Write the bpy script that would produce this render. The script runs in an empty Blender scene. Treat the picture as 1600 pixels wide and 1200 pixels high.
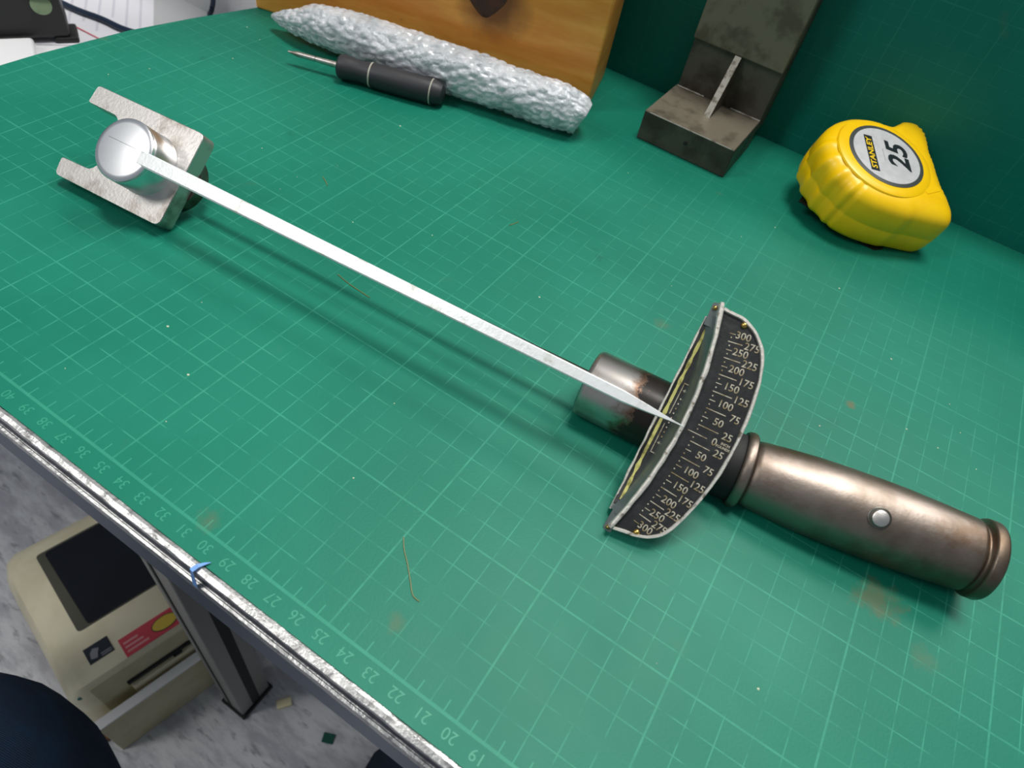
import bpy, bmesh, math, random
from mathutils import Matrix, Vector, noise
random.seed(7)
sc = bpy.context.scene
COL = sc.collection
S = 0.01                       # every length below is in centimetres
# ------------------------------------------------------------ camera, light, exposure
cam_d = bpy.data.cameras.new('camera'); cam = bpy.data.objects.new('camera', cam_d); COL.objects.link(cam)
cam_d.sensor_width = 36; cam_d.lens = 23.376; cam_d.clip_start = 0.01; cam_d.clip_end = 30
cam.matrix_world = Matrix(((0.832367, -0.500292, 0.238481, 0.0607040),
                           (0.529429, 0.590483, -0.609126, -0.0526484),
                           (0.163922, 0.633275, 0.756368, 0.2176927), (0, 0, 0, 1)))
cam_d.dof.use_dof = True; cam_d.dof.focus_distance = 0.30; cam_d.dof.aperture_fstop = 18
sc.camera = cam
world = bpy.data.worlds.new('world'); sc.world = world; world.use_nodes = True
world.node_tree.nodes['Background'].inputs[0].default_value = (0.80, 0.90, 1.0, 1)
world.node_tree.nodes['Background'].inputs[1].default_value = 0.26


def area(name, loc, target, sx, sy, power, color=(1, 1, 1)):
    d = bpy.data.lights.new(name, 'AREA'); d.shape = 'RECTANGLE'; d.size = sx * S; d.size_y = sy * S
    d.energy = power; d.color = color
    o = bpy.data.objects.new(name, d); COL.objects.link(o)
    o.location = Vector(loc) * S
    o.rotation_euler = (Vector(target) - Vector(loc)).to_track_quat('-Z', 'Y').to_euler()
    return o


area('ceiling_lamp', (2, 52, 200), (-5, 15, 0), 70, 36, 30.0, (1.0, 0.99, 0.95))
area('ceiling_lamp_second', (45, 150, 200), (-5, 15, 0), 110, 40, 24.0, (1.0, 0.99, 0.95))
area('ceiling_lamp_left', (-125, -115, 190), (-10, 10, 0), 50, 90, 17.0, (1.0, 0.99, 0.95))
area('ceiling_lamp_rear', (120, 290, 180), (10, 20, 0), 90, 120, 26.0, (1.0, 0.99, 0.96))
sc.view_settings.view_transform = 'Standard'; sc.view_settings.look = 'None'
sc.view_settings.gamma = 1; sc.view_settings.use_curve_mapping = False
sc.view_settings.exposure = 0.0


# ------------------------------------------------------------ materials
def lin(r, g, b):
    f = lambda c: (c / 255) / 12.92 if c / 255 <= 0.04045 else ((c / 255 + 0.055) / 1.055) ** 2.4
    return (f(r), f(g), f(b), 1)


class NT:
    def __init__(s, m): s.m = m; s.t = m.node_tree; s.b = s.t.nodes['Principled BSDF']
    def n(s, t, **k):
        x = s.t.nodes.new(t)
        for a, v in k.items(): setattr(x, a, v)
        return x
    def l(s, a, b): s.t.links.new(a, b)
    def math(s, op, a, b=None, clamp=False):
        x = s.n('ShaderNodeMath', operation=op, use_clamp=clamp)
        for i, v in enumerate((a, b)):
            if v is None: continue
            if isinstance(v, (int, float)): x.inputs[i].default_value = v
            else: s.l(v, x.inputs[i])
        return x.outputs[0]
    def mix(s, f, a, b):
        x = s.n('ShaderNodeMix', data_type='RGBA')
        if isinstance(f, (int, float)): x.inputs[0].default_value = f
        else: s.l(f, x.inputs[0])
        for i, v in ((6, a), (7, b)):
            if isinstance(v, tuple): x.inputs[i].default_value = v
            else: s.l(v, x.inputs[i])
        return x.outputs[2]
    def co(s, scale=(1, 1, 1), rot=(0, 0, 0)):
        c = s.n('ShaderNodeTexCoord'); mp = s.n('ShaderNodeMapping')
        mp.inputs['Scale'].default_value = scale; mp.inputs['Rotation'].default_value = rot
        s.l(c.outputs['Object'], mp.inputs['Vector']); return mp.outputs['Vector']
    def noise(s, v, scale, detail=3, rough=.55):
        x = s.n('ShaderNodeTexNoise'); x.inputs['Scale'].default_value = scale
        x.inputs['Detail'].default_value = detail; x.inputs['Roughness'].default_value = rough
        s.l(v, x.inputs['Vector']); return x.outputs['Fac']
    def ramp(s, f, lo, hi):
        x = s.n('ShaderNodeMapRange'); x.interpolation_type = 'SMOOTHSTEP'
        x.inputs[1].default_value = lo; x.inputs[2].default_value = hi
        s.l(f, x.inputs[0]); return x.outputs[0]
    def bump(s, h, strength, dist):
        x = s.n('ShaderNodeBump'); x.inputs['Strength'].default_value = strength
        x.inputs['Distance'].default_value = dist; s.l(h, x.inputs['Height'])
        s.l(x.outputs[0], s.b.inputs['Normal'])


def new(name, color, rough=.5, metal=0., spec=.5):
    m = bpy.data.materials.new(name); m.use_nodes = True
    t = NT(m); t.b.inputs['Base Color'].default_value = color
    t.b.inputs['Roughness'].default_value = rough; t.b.inputs['Metallic'].default_value = metal
    t.b.inputs['Specular IOR Level'].default_value = spec
    return t


def mottled(name, c1, c2, scale, rough=.5, metal=0., lo=.4, hi=.65, bump=0., bscale=400, spec=.5, r2=None):
    t = new(name, c1, rough, metal, spec); v = t.co()
    f = t.ramp(t.noise(v, scale, 5), lo, hi)
    t.l(t.mix(f, c1, c2), t.b.inputs['Base Color'])
    if r2 is not None:
        mr = t.n('ShaderNodeMapRange'); mr.inputs[3].default_value = rough; mr.inputs[4].default_value = r2
        t.l(f, mr.inputs[0]); t.l(mr.outputs[0], t.b.inputs['Roughness'])
    if bump: t.bump(t.noise(v, bscale, 4), bump, .0004)
    return t.m


def mat_green(name, ox, oy, vert=False, major5=(0, 0), fade=None):
    """printed centimetre grid: thin lines every cm, thicker ones every five"""
    t = new(name, lin(30, 128, 105), .5, 0, .28)
    c = t.n('ShaderNodeTexCoord'); sp = t.n('ShaderNodeSeparateXYZ'); t.l(c.outputs['Object'], sp.inputs[0])
    X = t.math('MULTIPLY', sp.outputs[0], 100.0); Y = t.math('MULTIPLY', sp.outputs[2 if vert else 1], 100.0)
    X = t.math('ADD', X, ox); Y = t.math('ADD', Y, oy)

    def dist(q, per):
        a = t.math('DIVIDE', q, per); a = t.math('ADD', a, .5); a = t.math('FRACT', a)
        a = t.math('SUBTRACT', a, .5); a = t.math('ABSOLUTE', a); return t.math('MULTIPLY', a, per)

    def line(q, per, w):
        d = dist(q, per); x = t.n('ShaderNodeMapRange'); x.inputs[1].default_value = w * .55
        x.inputs[2].default_value = w; x.inputs[3].default_value = 1; x.inputs[4].default_value = 0
        t.l(d, x.inputs[0]); return x.outputs[0]
    v = c.outputs['Object']
    thin = t.math('MAXIMUM', line(X, 1.0, .027), line(Y, 1.0, .027))
    thick = t.math('MAXIMUM', line(X, 5.0, .044), line(Y, 5.0, .044))
    wear = t.ramp(t.noise(v, 120, 4), .34, .62)
    wear2 = t.ramp(t.noise(v, 12, 2), .30, .60)
    thin = t.math('MULTIPLY', t.math('MULTIPLY', thin, wear), t.math('ADD', t.math('MULTIPLY', wear2, .5), .35))
    thick = t.math('MULTIPLY', thick, t.math('ADD', t.math('MULTIPLY', wear, .4), .36))
    g = t.math('MAXIMUM', thin, thick)
    if not vert:
        inside = t.math('GREATER_THAN', Y, -.05)
        g = t.math('MULTIPLY', g, inside)
        half = line(t.math('ADD', X, .5), 1.0, .03)
        tick = t.math('MULTIPLY', t.math('MULTIPLY', half, t.math('LESS_THAN', Y, .42)), inside)
        base = t.math('LESS_THAN', t.math('ABSOLUTE', Y), .055)
        g = t.math('MAXIMUM', g, t.math('MAXIMUM', t.math('MULTIPLY', tick, .75), t.math('MULTIPLY', base, .62)))
        far = t.n('ShaderNodeMapRange'); far.inputs[1].default_value = 22; far.inputs[2].default_value = 36
        far.inputs[3].default_value = 1; far.inputs[4].default_value = .35; t.l(Y, far.inputs[0])
        g = t.math('MULTIPLY', g, far.outputs[0])
    else:
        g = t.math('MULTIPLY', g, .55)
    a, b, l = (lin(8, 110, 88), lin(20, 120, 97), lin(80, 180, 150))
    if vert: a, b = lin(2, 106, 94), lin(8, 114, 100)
    base_c = t.mix(t.ramp(t.noise(v, 9, 5), .35, .7), a, b)
    # brown rust-like stains and dark smudges rubbed into the surface
    st = t.ramp(t.noise(v, 23, 3, .6), .67, .80)
    base_c = t.mix(t.math('MULTIPLY', st, .38), base_c, lin(92, 96, 60))
    if not vert:                                 # rusty smears left by tools, at their own places on the mat
        for bx_, by_, br_, k_ in ((15.6, 12.4, 1.1, .45), (17.6, 11.2, .6, .2), (1.7, 1.3, .4, .25), (-5.6, .3, .5, .28), (12.4, 21.8, .3, .6), (2.9, 20.4, .5, .25)):
            dx = t.math('SUBTRACT', X, bx_); dy = t.math('SUBTRACT', Y, by_)
            d = t.math('SQRT', t.math('ADD', t.math('MULTIPLY', dx, dx), t.math('MULTIPLY', dy, dy)))
            d = t.math('ADD', d, t.math('MULTIPLY', t.math('SUBTRACT', t.noise(v, 160, 4, .7), .5), br_ * 2.2))
            mr = t.n('ShaderNodeMapRange'); mr.inputs[1].default_value = br_ * .2; mr.inputs[2].default_value = br_
            mr.inputs[3].default_value = k_; mr.inputs[4].default_value = 0; t.l(d, mr.inputs[0])
            base_c = t.mix(mr.outputs[0], base_c, lin(112, 92, 58))
    sm = t.ramp(t.noise(t.co((1, 1, 1), (0, 0, 1)), 41, 3), .68, .78)
    base_c = t.mix(t.math('MULTIPLY', sm, .35), base_c, lin(10, 84, 66))
    t.l(t.mix(t.math('MULTIPLY', g, .40 if not vert else .30), base_c, l), t.b.inputs['Base Color'])
    rr = t.n('ShaderNodeMapRange'); rr.inputs[3].default_value = .44; rr.inputs[4].default_value = .56
    t.l(t.noise(v, 30, 4), rr.inputs[0]); t.l(rr.outputs[0], t.b.inputs['Roughness'])
    t.bump(t.noise(v, 900, 2), .25, .0002)
    return t.m


M = {}
M['mat'] = mat_green('mat_green', 0, 0)
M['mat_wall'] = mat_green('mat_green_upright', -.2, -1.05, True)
M['print'] = new('mat_print', lin(36, 138, 110), .5).m
M['steel'] = mottled('steel_satin', lin(196, 192, 188), lin(150, 140, 130), 90, .36, 1, .45, .7, .15, 500, r2=.5)
M['steel_plate'] = mottled('steel_plate', lin(205, 200, 196), lin(140, 128, 116), 45, .42, 1, .5, .72, .2, 600)
M['cap'] = mottled('steel_cap', lin(238, 238, 240), lin(220, 220, 222), 60, .30, 1, .5, .8)
M['steel_dark'] = mottled('steel_dark', lin(120, 118, 112), lin(88, 80, 70), 60, .38, 1, .4, .7, .2, 500)
M['pointer'] = mottled('pointer_paint', lin(236, 238, 238), lin(205, 205, 198), 130, .34, .25, .55, .7, .3, 500)
M['pointer_side'] = new('pointer_edge', lin(90, 95, 92), .5, .8).m


def handle_mat():
    t = new('handle_nickel', lin(150, 140, 132), .4, 1); v = t.co()
    n1 = t.ramp(t.noise(t.co((1, 1, 1)), 35, 5), .38, .68)
    c = t.mix(n1, lin(148, 136, 127), lin(110, 96, 82))
    n2 = t.ramp(t.noise(t.co((1, 1.5, 1.5), (1, 0, 2)), 22, 6, .65), .55, .72)
    c = t.mix(t.math('MULTIPLY', n2, .55), c, lin(104, 74, 52))
    t.l(c, t.b.inputs['Base Color'])
    r = t.n('ShaderNodeMapRange'); r.inputs[3].default_value = .34; r.inputs[4].default_value = .56
    t.l(t.noise(v, 70, 5), r.inputs[0]); t.l(r.outputs[0], t.b.inputs['Roughness'])
    t.bump(t.noise(v, 300, 5), .25, .0004); return t.m


def sleeve_mat():
    t = new('sleeve_nickel', lin(180, 176, 170), .34, 1); v = t.co()
    # rust and black grime where the sleeve meets the scale housing (local x about 24.6 cm onward)
    c0 = t.n('ShaderNodeTexCoord'); sp = t.n('ShaderNodeSeparateXYZ'); t.l(c0.outputs['Object'], sp.inputs[0])
    nz = t.noise(v, 110, 5, .65)
    e = t.math('ADD', t.math('MULTIPLY', sp.outputs[0], 100), t.math('MULTIPLY', nz, 2.4))
    rust = t.ramp(e, 25.2, 25.9); black = t.ramp(e, 25.9, 26.1)
    c = t.mix(t.ramp(t.noise(v, 60, 4), .4, .7), lin(196, 190, 184), lin(160, 150, 142))
    c = t.mix(t.math('MULTIPLY', rust, .8), c, lin(120, 78, 44)); c = t.mix(black, c, lin(34, 28, 24))
    t.l(c, t.b.inputs['Base Color'])
    m2 = t.math('SUBTRACT', 1.0, t.math('MULTIPLY', black, .8)); t.l(m2, t.b.inputs['Metallic'])
    return t.m


M['handle'] = handle_mat(); M['sleeve'] = sleeve_mat()
M['brass'] = new('brass', lin(190, 160, 90), .3, 1).m
M['rim'] = mottled('worn_white_edge', lin(206, 202, 194), lin(120, 112, 100), 260, .5, .5, .55, .68, .5, 600)
M['scale_black'] = mottled('scale_black', lin(26, 27, 28), lin(44, 45, 46), 120, .42, 0, .45, .75, .3, 500)
M['numeral'] = mottled('numeral_metal', lin(190, 184, 166), lin(136, 120, 84), 300, .45, .3, .4, .65)
M['yellow_line'] = mottled('yellow_edge', lin(190, 186, 110), lin(130, 124, 60), 300, .5, 0, .4, .65)
M['slope'] = new('housing_grey', lin(120, 130, 128), .3, .7).m
M['alu'] = mottled('aluminium_worn', lin(210, 208, 206), lin(150, 148, 148), 240, .36, .85, .5, .7, .6, 700)
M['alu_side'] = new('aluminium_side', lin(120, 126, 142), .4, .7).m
M['groove'] = new('groove_dark', lin(74, 78, 90), .5, .4).m
M['leg'] = new('leg_profile', lin(150, 150, 146), .45, .5).m
M['leg_dark'] = new('leg_slot', lin(30, 30, 30), .7).m
M['yellow'] = mottled('tape_yellow', lin(255, 206, 0), lin(250, 198, 0), 80, .36, 0, .4, .7, .05, 800)
M['black'] = new('black_plastic', lin(18, 18, 18), .45).m
M['label_grey'] = mottled('label_grey', lin(206, 206, 206), lin(196, 196, 197), 200, .35)
M['label_ring'] = new('label_ring', lin(70, 74, 72), .4).m
M['ink'] = new('label_ink', lin(28, 34, 38), .4).m
M['ink_yellow'] = new('label_yellow', lin(248, 206, 30), .4).m
M['iron'] = mottled('iron_grey', lin(84, 80, 70), lin(58, 52, 44), 55, .5, .25, .4, .65, .4, 500)
M['iron_top'] = mottled('iron_planed', lin(122, 114, 98), lin(92, 84, 70), 80, .5, .3, .45, .7, .3, 500)
M['iron_edge'] = mottled('iron_edge', lin(160, 156, 146), lin(110, 102, 90), 200, .45, .4, .45, .6)
M['rubber'] = new('driver_rubber', lin(44, 44, 48), .5).m
M['driver_ring'] = new('driver_ring', lin(176, 172, 158), .5).m
M['floor'] = None


def wood_mat():
    t = new('wood_varnished', lin(176, 128, 60), .42, 0, .5); v = t.co((1, 1, 7.5))
    n1 = t.noise(v, 12, 6, .6)
    w = t.n('ShaderNodeTexWave'); w.wave_type = 'BANDS'; w.bands_direction = 'Z'; w.inputs['Scale'].default_value = 9
    w.inputs['Distortion'].default_value = 9; w.inputs['Detail'].default_value = 4; w.inputs['Detail Scale'].default_value = 1.2
    t.l(t.co((1, 1, 1.6)), w.inputs['Vector'])
    c = t.mix(t.ramp(n1, .3, .7), lin(244, 176, 82), lin(222, 142, 48))
    c = t.mix(t.math('MULTIPLY', w.outputs['Fac'], .35), c, lin(206, 120, 40))
    sp = t.ramp(t.noise(t.co(), 75, 4, .6), .66, .74)
    c = t.mix(t.math('MULTIPLY', sp, .6), c, lin(88, 54, 24))
    # the resinous zone that surrounds the knot (knot centre: 17.0, 0, 5.9 cm in the block's own frame)
    cc = t.n('ShaderNodeTexCoord'); sx = t.n('ShaderNodeSeparateXYZ'); t.l(cc.outputs['Object'], sx.inputs[0])
    dx = t.math('SUBTRACT', t.math('MULTIPLY', sx.outputs[0], 100), 17.2)
    dz = t.math('SUBTRACT', t.math('MULTIPLY', sx.outputs[2], 100), 5.0)
    d = t.math('SQRT', t.math('ADD', t.math('MULTIPLY', dx, dx), t.math('MULTIPLY', t.math('MULTIPLY', dz, dz), 1.1)))
    d = t.math('ADD', d, t.math('MULTIPLY', t.noise(t.co(), 60, 4), 1.6))
    ring = t.n('ShaderNodeMapRange'); ring.inputs[1].default_value = 1.9; ring.inputs[2].default_value = 3.6
    ring.inputs[3].default_value = 1; ring.inputs[4].default_value = 0; t.l(d, ring.inputs[0])
    c = t.mix(t.math('MULTIPLY', ring.outputs[0], .85), c, lin(96, 50, 24))
    t.l(c, t.b.inputs['Base Color']); t.bump(n1, .35, .001); return t.m


M['wood'] = wood_mat()
M['knot'] = mottled('wood_knot', lin(58, 36, 24), lin(84, 46, 28), 150, .6, 0, .4, .7, .5, 300)


def wrap_mat():
    t = new('bubble_film', lin(244, 246, 250), .10, 0, 1.0); v = t.co()
    t.b.inputs['Transmission Weight'].default_value = .22
    t.b.inputs['Coat Weight'].default_value = .6; t.b.inputs['Coat Roughness'].default_value = .08
    t.l(t.mix(t.ramp(t.noise(v, 90, 5), .35, .7), lin(244, 245, 250), lin(206, 212, 218)), t.b.inputs['Base Color'])
    t.bump(t.noise(v, 260, 5, .7), .8, .002); return t.m


M['wrap'] = wrap_mat()


def floor_mat():
    t = new('floor_vinyl', lin(140, 140, 144), .55); v = t.co((1, 3.2, 1), (0, 0, .75))
    c = t.mix(t.ramp(t.noise(v, 16, 6, .65), .38, .64), lin(222, 222, 226), lin(184, 184, 192))
    c = t.mix(t.math('MULTIPLY', t.ramp(t.noise(v, 40, 5), .56, .7), .6), c, lin(120, 122, 130))
    c = t.mix(t.math('MULTIPLY', t.ramp(t.noise(v, 33, 4), .62, .75), .6), c, lin(222, 222, 226))
    t.l(c, t.b.inputs['Base Color']); return t.m


M['floor'] = floor_mat()
M['wall'] = mottled('wall_paint', lin(214, 214, 214), lin(204, 204, 206), 8, .7)
M['white'] = new('white_top', lin(226, 226, 228), .5).m
M['paper'] = new('paper', lin(232, 230, 236), .7).m
M['paper_grey'] = new('paper_grey', lin(188, 188, 190), .7).m
M['paper_ink'] = new('paper_ink', lin(212, 210, 220), .7).m
M['red'] = new('red_line', lin(206, 92, 108), .6).m
M['cable'] = new('cable_blue', lin(18, 40, 66), .5).m
M['knob'] = new('knob_green', lin(120, 140, 110), .25, .7).m
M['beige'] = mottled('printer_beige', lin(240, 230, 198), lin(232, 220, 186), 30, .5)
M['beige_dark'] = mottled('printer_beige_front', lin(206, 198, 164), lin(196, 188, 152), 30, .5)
M['window_dark'] = new('smoked_window', lin(14, 20, 30), .18).m
M['window_rim'] = new('window_rim', lin(86, 84, 72), .4).m
M['tag_blue'] = new('badge_navy', lin(22, 34, 46), .4).m
M['tag_grey'] = new('badge_grey', lin(150, 150, 158), .4).m
M['sticker'] = new('sticker_red', lin(220, 70, 84), .5).m
M['sticker_pink'] = new('sticker_pink', lin(236, 160, 160), .5).m
M['sticker_yellow'] = new('sticker_yellow', lin(226, 196, 70), .5).m
M['teal'] = new('teal_dot', lin(20, 120, 120), .5).m
M['brown'] = new('board_brown', lin(122, 84, 50), .6).m
M['foam'] = new('foam_cream', lin(246, 234, 190), .7).m
M['chip'] = new('chip_green', lin(10, 84, 68), .4).m
M['tape_blue'] = new('tape_blue', lin(120, 164, 226), .55).m
M['hair'] = new('hair_brown', lin(120, 120, 70), .5).m
M['crumb'] = new('crumb_pale', lin(206, 208, 180), .6).m
M['tabletop'] = new('tabletop_board', lin(150, 150, 150), .6).m


def denim():
    t = new('denim', lin(30, 44, 62), .85, 0, .2); v = t.co((1, 1, 1), (0, .5, .8))
    w = t.n('ShaderNodeTexWave'); w.inputs['Scale'].default_value = 260; w.inputs['Distortion'].default_value = 1.5
    t.l(v, w.inputs['Vector'])
    c = t.mix(w.outputs['Fac'], lin(20, 32, 50), lin(38, 56, 78))
    c = t.mix(t.math('MULTIPLY', t.ramp(t.noise(v, 30, 4), .5, .7), .5), c, lin(22, 58, 86))
    t.l(c, t.b.inputs['Base Color']); t.bump(w.outputs['Fac'], .3, .0005); return t.m


M['denim'] = denim()


# ------------------------------------------------------------ mesh helpers (centimetres in, metres out)
def link(name, me, m, parent=None, smooth=False, kind=None):
    o = bpy.data.objects.new(name, me); COL.objects.link(o)
    if m is not None and not me.materials: me.materials.append(m)
    if parent: o.parent = parent
    if smooth:
        me.polygons.foreach_set('use_smooth', [True] * len(me.polygons))
    if kind: o['kind'] = kind
    return o


def pydata(name, V, F, m, parent=None, smooth=False, kind=None, weld=True, sharp=35):
    me = bpy.data.meshes.new(name)
    me.from_pydata([tuple(c * S for c in v) for v in V], [], F)
    bm = bmesh.new(); bm.from_mesh(me)
    if weld: bmesh.ops.remove_doubles(bm, verts=bm.verts, dist=1e-7)
    bmesh.ops.recalc_face_normals(bm, faces=bm.faces)
    if smooth:
        for e in bm.edges:
            if len(e.link_faces) == 2 and e.calc_face_angle(0) > math.radians(sharp): e.smooth = False
    bm.to_mesh(me); bm.free()
    return link(name, me, m, parent, smooth, kind)


def empty(name, loc=(0, 0, 0), rot=None, mw=None):
    o = bpy.data.objects.new(name, None); COL.objects.link(o); o.empty_display_size = .02
    if mw is not None: o.matrix_world = mw
    else:
        o.location = Vector(loc) * S
        if rot: o.rotation_euler = rot
    return o


def tag(o, label, cat, group=None):
    o['label'] = label; o['category'] = cat
    if group: o['group'] = group
    return o


def lab(o, label): o['label'] = label; return o


def struct(o): o['kind'] = 'structure'; return o


def box(name, lo, hi, m, parent=None, bevel=0.05, seg=2, mat4=None):
    bm = bmesh.new()
    c = [(a + b) / 2 for a, b in zip(lo, hi)]; d = [abs(b - a) for a, b in zip(lo, hi)]
    bmesh.ops.create_cube(bm, size=1, matrix=Matrix.Translation(Vector(c) * S) @ Matrix.Diagonal((d[0] * S, d[1] * S, d[2] * S, 1)))
    if bevel: bmesh.ops.bevel(bm, geom=list(bm.edges), offset=bevel * S, segments=seg, affect='EDGES', profile=.5)
    if mat4 is not None: bmesh.ops.transform(bm, matrix=mat4, verts=bm.verts)
    me = bpy.data.meshes.new(name); bm.to_mesh(me); bm.free()
    return link(name, me, m, parent, smooth=False)


def loft(name, rings, m, parent=None, closed=True, cap0=True, cap1=True, smooth=True, kind=None, sharp=35):
    """rings: equal-length lists of 3-D points"""
    n = len(rings[0]); V = [p for r in rings for p in r]; F = []
    for i in range(len(rings) - 1):
        for j in range(n if closed else n - 1):
            k = (j + 1) % n
            F.append((i * n + j, i * n + k, (i + 1) * n + k, (i + 1) * n + j))
    if cap0: F.append(tuple(range(n))[::-1])
    if cap1: F.append(tuple((len(rings) - 1) * n + j for j in range(n)))
    return pydata(name, V, F, m, parent, smooth, kind, sharp=sharp)


def lathe(name, prof, m, parent=None, n=64, axis='X', center=(0, 0, 0), smooth=True, sharp=35):
    """prof: (distance along the axis, radius)"""
    R = []
    for t, r in prof:
        ring = []
        for k in range(n):
            a = 2 * math.pi * k / n; u, v = max(r, 1e-4) * math.cos(a), max(r, 1e-4) * math.sin(a)
            p = {'X': (t, u, v), 'Y': (u, t, v), 'Z': (u, v, t)}[axis]
            ring.append(tuple(p[i] + center[i] for i in range(3)))
        R.append(ring)
    return loft(name, R, m, parent, smooth=smooth, sharp=sharp)


def prism(name, poly, z0, z1, m, parent=None, bevel=0, seg=3, smooth=True):
    n = len(poly); V = [(x, y, z0) for x, y in poly] + [(x, y, z1) for x, y in poly]
    F = [tuple(range(n))[::-1], tuple(range(n, 2 * n))] + [(j, (j + 1) % n, n + (j + 1) % n, n + j) for j in range(n)]
    o = pydata(name, V, F, m, parent, smooth)
    bm = bmesh.new(); bm.from_mesh(o.data)
    bmesh.ops.triangulate(bm, faces=[f for f in bm.faces if len(f.verts) > 4], ngon_method='EAR_CLIP')
    bm.to_mesh(o.data); bm.free()
    if bevel:
        bm = bmesh.new(); bm.from_mesh(o.data)
        bmesh.ops.bevel(bm, geom=[e for e in bm.edges if e.calc_face_angle(0) > .6], offset=bevel * S, segments=seg, affect='EDGES', profile=.5)
        bm.to_mesh(o.data); bm.free()
        if smooth: o.data.polygons.foreach_set('use_smooth', [True] * len(o.data.polygons))
    return o


def tube(name, pts, r, m, parent=None, n=10, radii=None, kind=None):
    R = []
    P = [Vector(p) for p in pts]
    for i, p in enumerate(P):
        t = (P[min(i + 1, len(P) - 1)] - P[max(i - 1, 0)]).normalized()
        up = Vector((0, 0, 1)) if abs(t.z) < .9 else Vector((1, 0, 0))
        a = t.cross(up).normalized(); b = t.cross(a).normalized(); q = radii[i] if radii else r
        R.append([tuple(p + (a * math.cos(2 * math.pi * k / n) + b * math.sin(2 * math.pi * k / n)) * q) for k in range(n)])
    return loft(name, R, m, parent, kind=kind)


def smooth_path(pts, k=8, closed=False):
    P = [Vector(p) for p in pts]; n = len(P); out = []
    for i in range(n if closed else n - 1):
        g = (lambda j: P[j % n]) if closed else (lambda j: P[max(0, min(n - 1, j))])
        a, b, c, d = g(i - 1), g(i), g(i + 1), g(i + 2)
        for s in range(k):
            t = s / k
            out.append(.5 * ((2 * b) + (c - a) * t + (2 * a - 5 * b + 4 * c - d) * t * t + (3 * b - a - 3 * c + d) * t ** 3))
    if not closed: out.append(P[-1])
    return out


_txt = {}


def text(name, s, size, m, parent, mw, extr=.004, bold=0, shear=0, xs=1.0):
    """centred lettering as a thin mesh; mw is a 4x4 in the parent's frame (metres)"""
    key = (s, size, extr, bold, shear, xs)
    if key not in _txt:
        c = bpy.data.curves.new('t', 'FONT'); c.body = s; c.size = size * S; c.align_x = 'CENTER'; c.align_y = 'CENTER'
        c.extrude = extr * S; c.offset = bold * S; c.shear = shear; c.resolution_u = 3
        o = bpy.data.objects.new('t', c); COL.objects.link(o)
        dg = bpy.context.evaluated_depsgraph_get(); dg.update()
        me = bpy.data.meshes.new_from_object(o.evaluated_get(dg)); bpy.data.objects.remove(o); bpy.data.curves.remove(c)
        if xs != 1: me.transform(Matrix.Diagonal((xs, 1, 1, 1)))
        me.materials.clear(); me.materials.append(m); _txt[key] = me
    o = bpy.data.objects.new(name, _txt[key]); COL.objects.link(o); o.parent = parent
    o.matrix_local = mw
    return o


def frame(x, y, z, ang=0):
    return Matrix.Translation(Vector((x, y, z)) * S) @ Matrix.Rotation(ang, 4, 'Z')


# ------------------------------------------------------------ the setting
struct(box('floor', (-230, -160, -80), (160, 180, -78), M['floor'], bevel=0))
struct(box('wall_back', (-230, 43.95, -78), (160, 46, 19), M['wall'], bevel=0))

# ------------------------------------------------------------ workbench
bench = tag(empty('workbench', (-10, 20, -78)), 'workbench with worn aluminium edge rail carrying the green cutting mat', 'workbench')
bo = Vector((-10, 20, -78))


def B(v): return (v[0] + 10, v[1] - 20, v[2] + 78)


# mat shape (also the shape of the board below it)
outl = [(-36.0, -.87), (60, -.87), (60, 43.4), (-30, 43.4), (-32.4, 34.5), (-33.7, 29.6), (-34.8, 25.1), (-35.6, 20.9), (-36.0, 15.2)]
pts = [B((x, y, 0))[:2] for x, y in outl]
prism('tabletop', pts, 78 - 2.6, 78 - .32, M['tabletop'], bench, smooth=False)
rail = empty('edge_rail'); rail.parent = bench
rail.name = 'edge_rail'
bpy.data.objects.remove(rail)


def extr_x(name, prof, x0, x1, m, parent, off=(0, 0, 0), seg=1, jit=0):
    R = []
    for i in range(seg + 1):
        x = x0 + (x1 - x0) * i / seg
        R.append([(x + off[0], y + off[1] + jit * noise.noise(Vector((x * 1.7, y * 3, z * 5))), z + off[2] + jit * noise.noise(Vector((x * 1.3 + 9, y * 3, z * 5)))) for y, z in prof])
    return loft(name, R, m, parent, smooth=False)


off = B((0, 0, 0))
er = extr_x('edge_rail', [(-.88, -.30), (-.88, -.04), (-1.0, -.0), (-1.16, -.06), (-1.19, -.16), (-1.15, -.30)], -36, 60, M['alu'], bench, off, 300, .03)
lab(er, 'bright worn top edge')
extr_x('rail_groove', [(-.80, -1.15), (-.80, -.30), (-1.10, -.30), (-1.12, -1.15)], -36, 60, M['groove'], bench, off)
extr_x('rail_lip', [(-.90, -1.45), (-.90, -1.05), (-1.14, -1.02), (-1.28, -1.06), (-1.32, -1.2), (-1.30, -1.45)], -36, 60, M['alu'], bench, off, 200, .012)
extr_x('rail_seam', [(-1.17, -1.03), (-1.17, -1.01), (-1.19, -1.01), (-1.19, -1.03)], -36, 60, M['groove'], bench, off)
extr_x('rail_side', [(-.90, -3.3), (-.90, -1.46), (-1.30, -1.46), (-1.30, -3.3)], -36, 60, M['alu_side'], bench, off)
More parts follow.
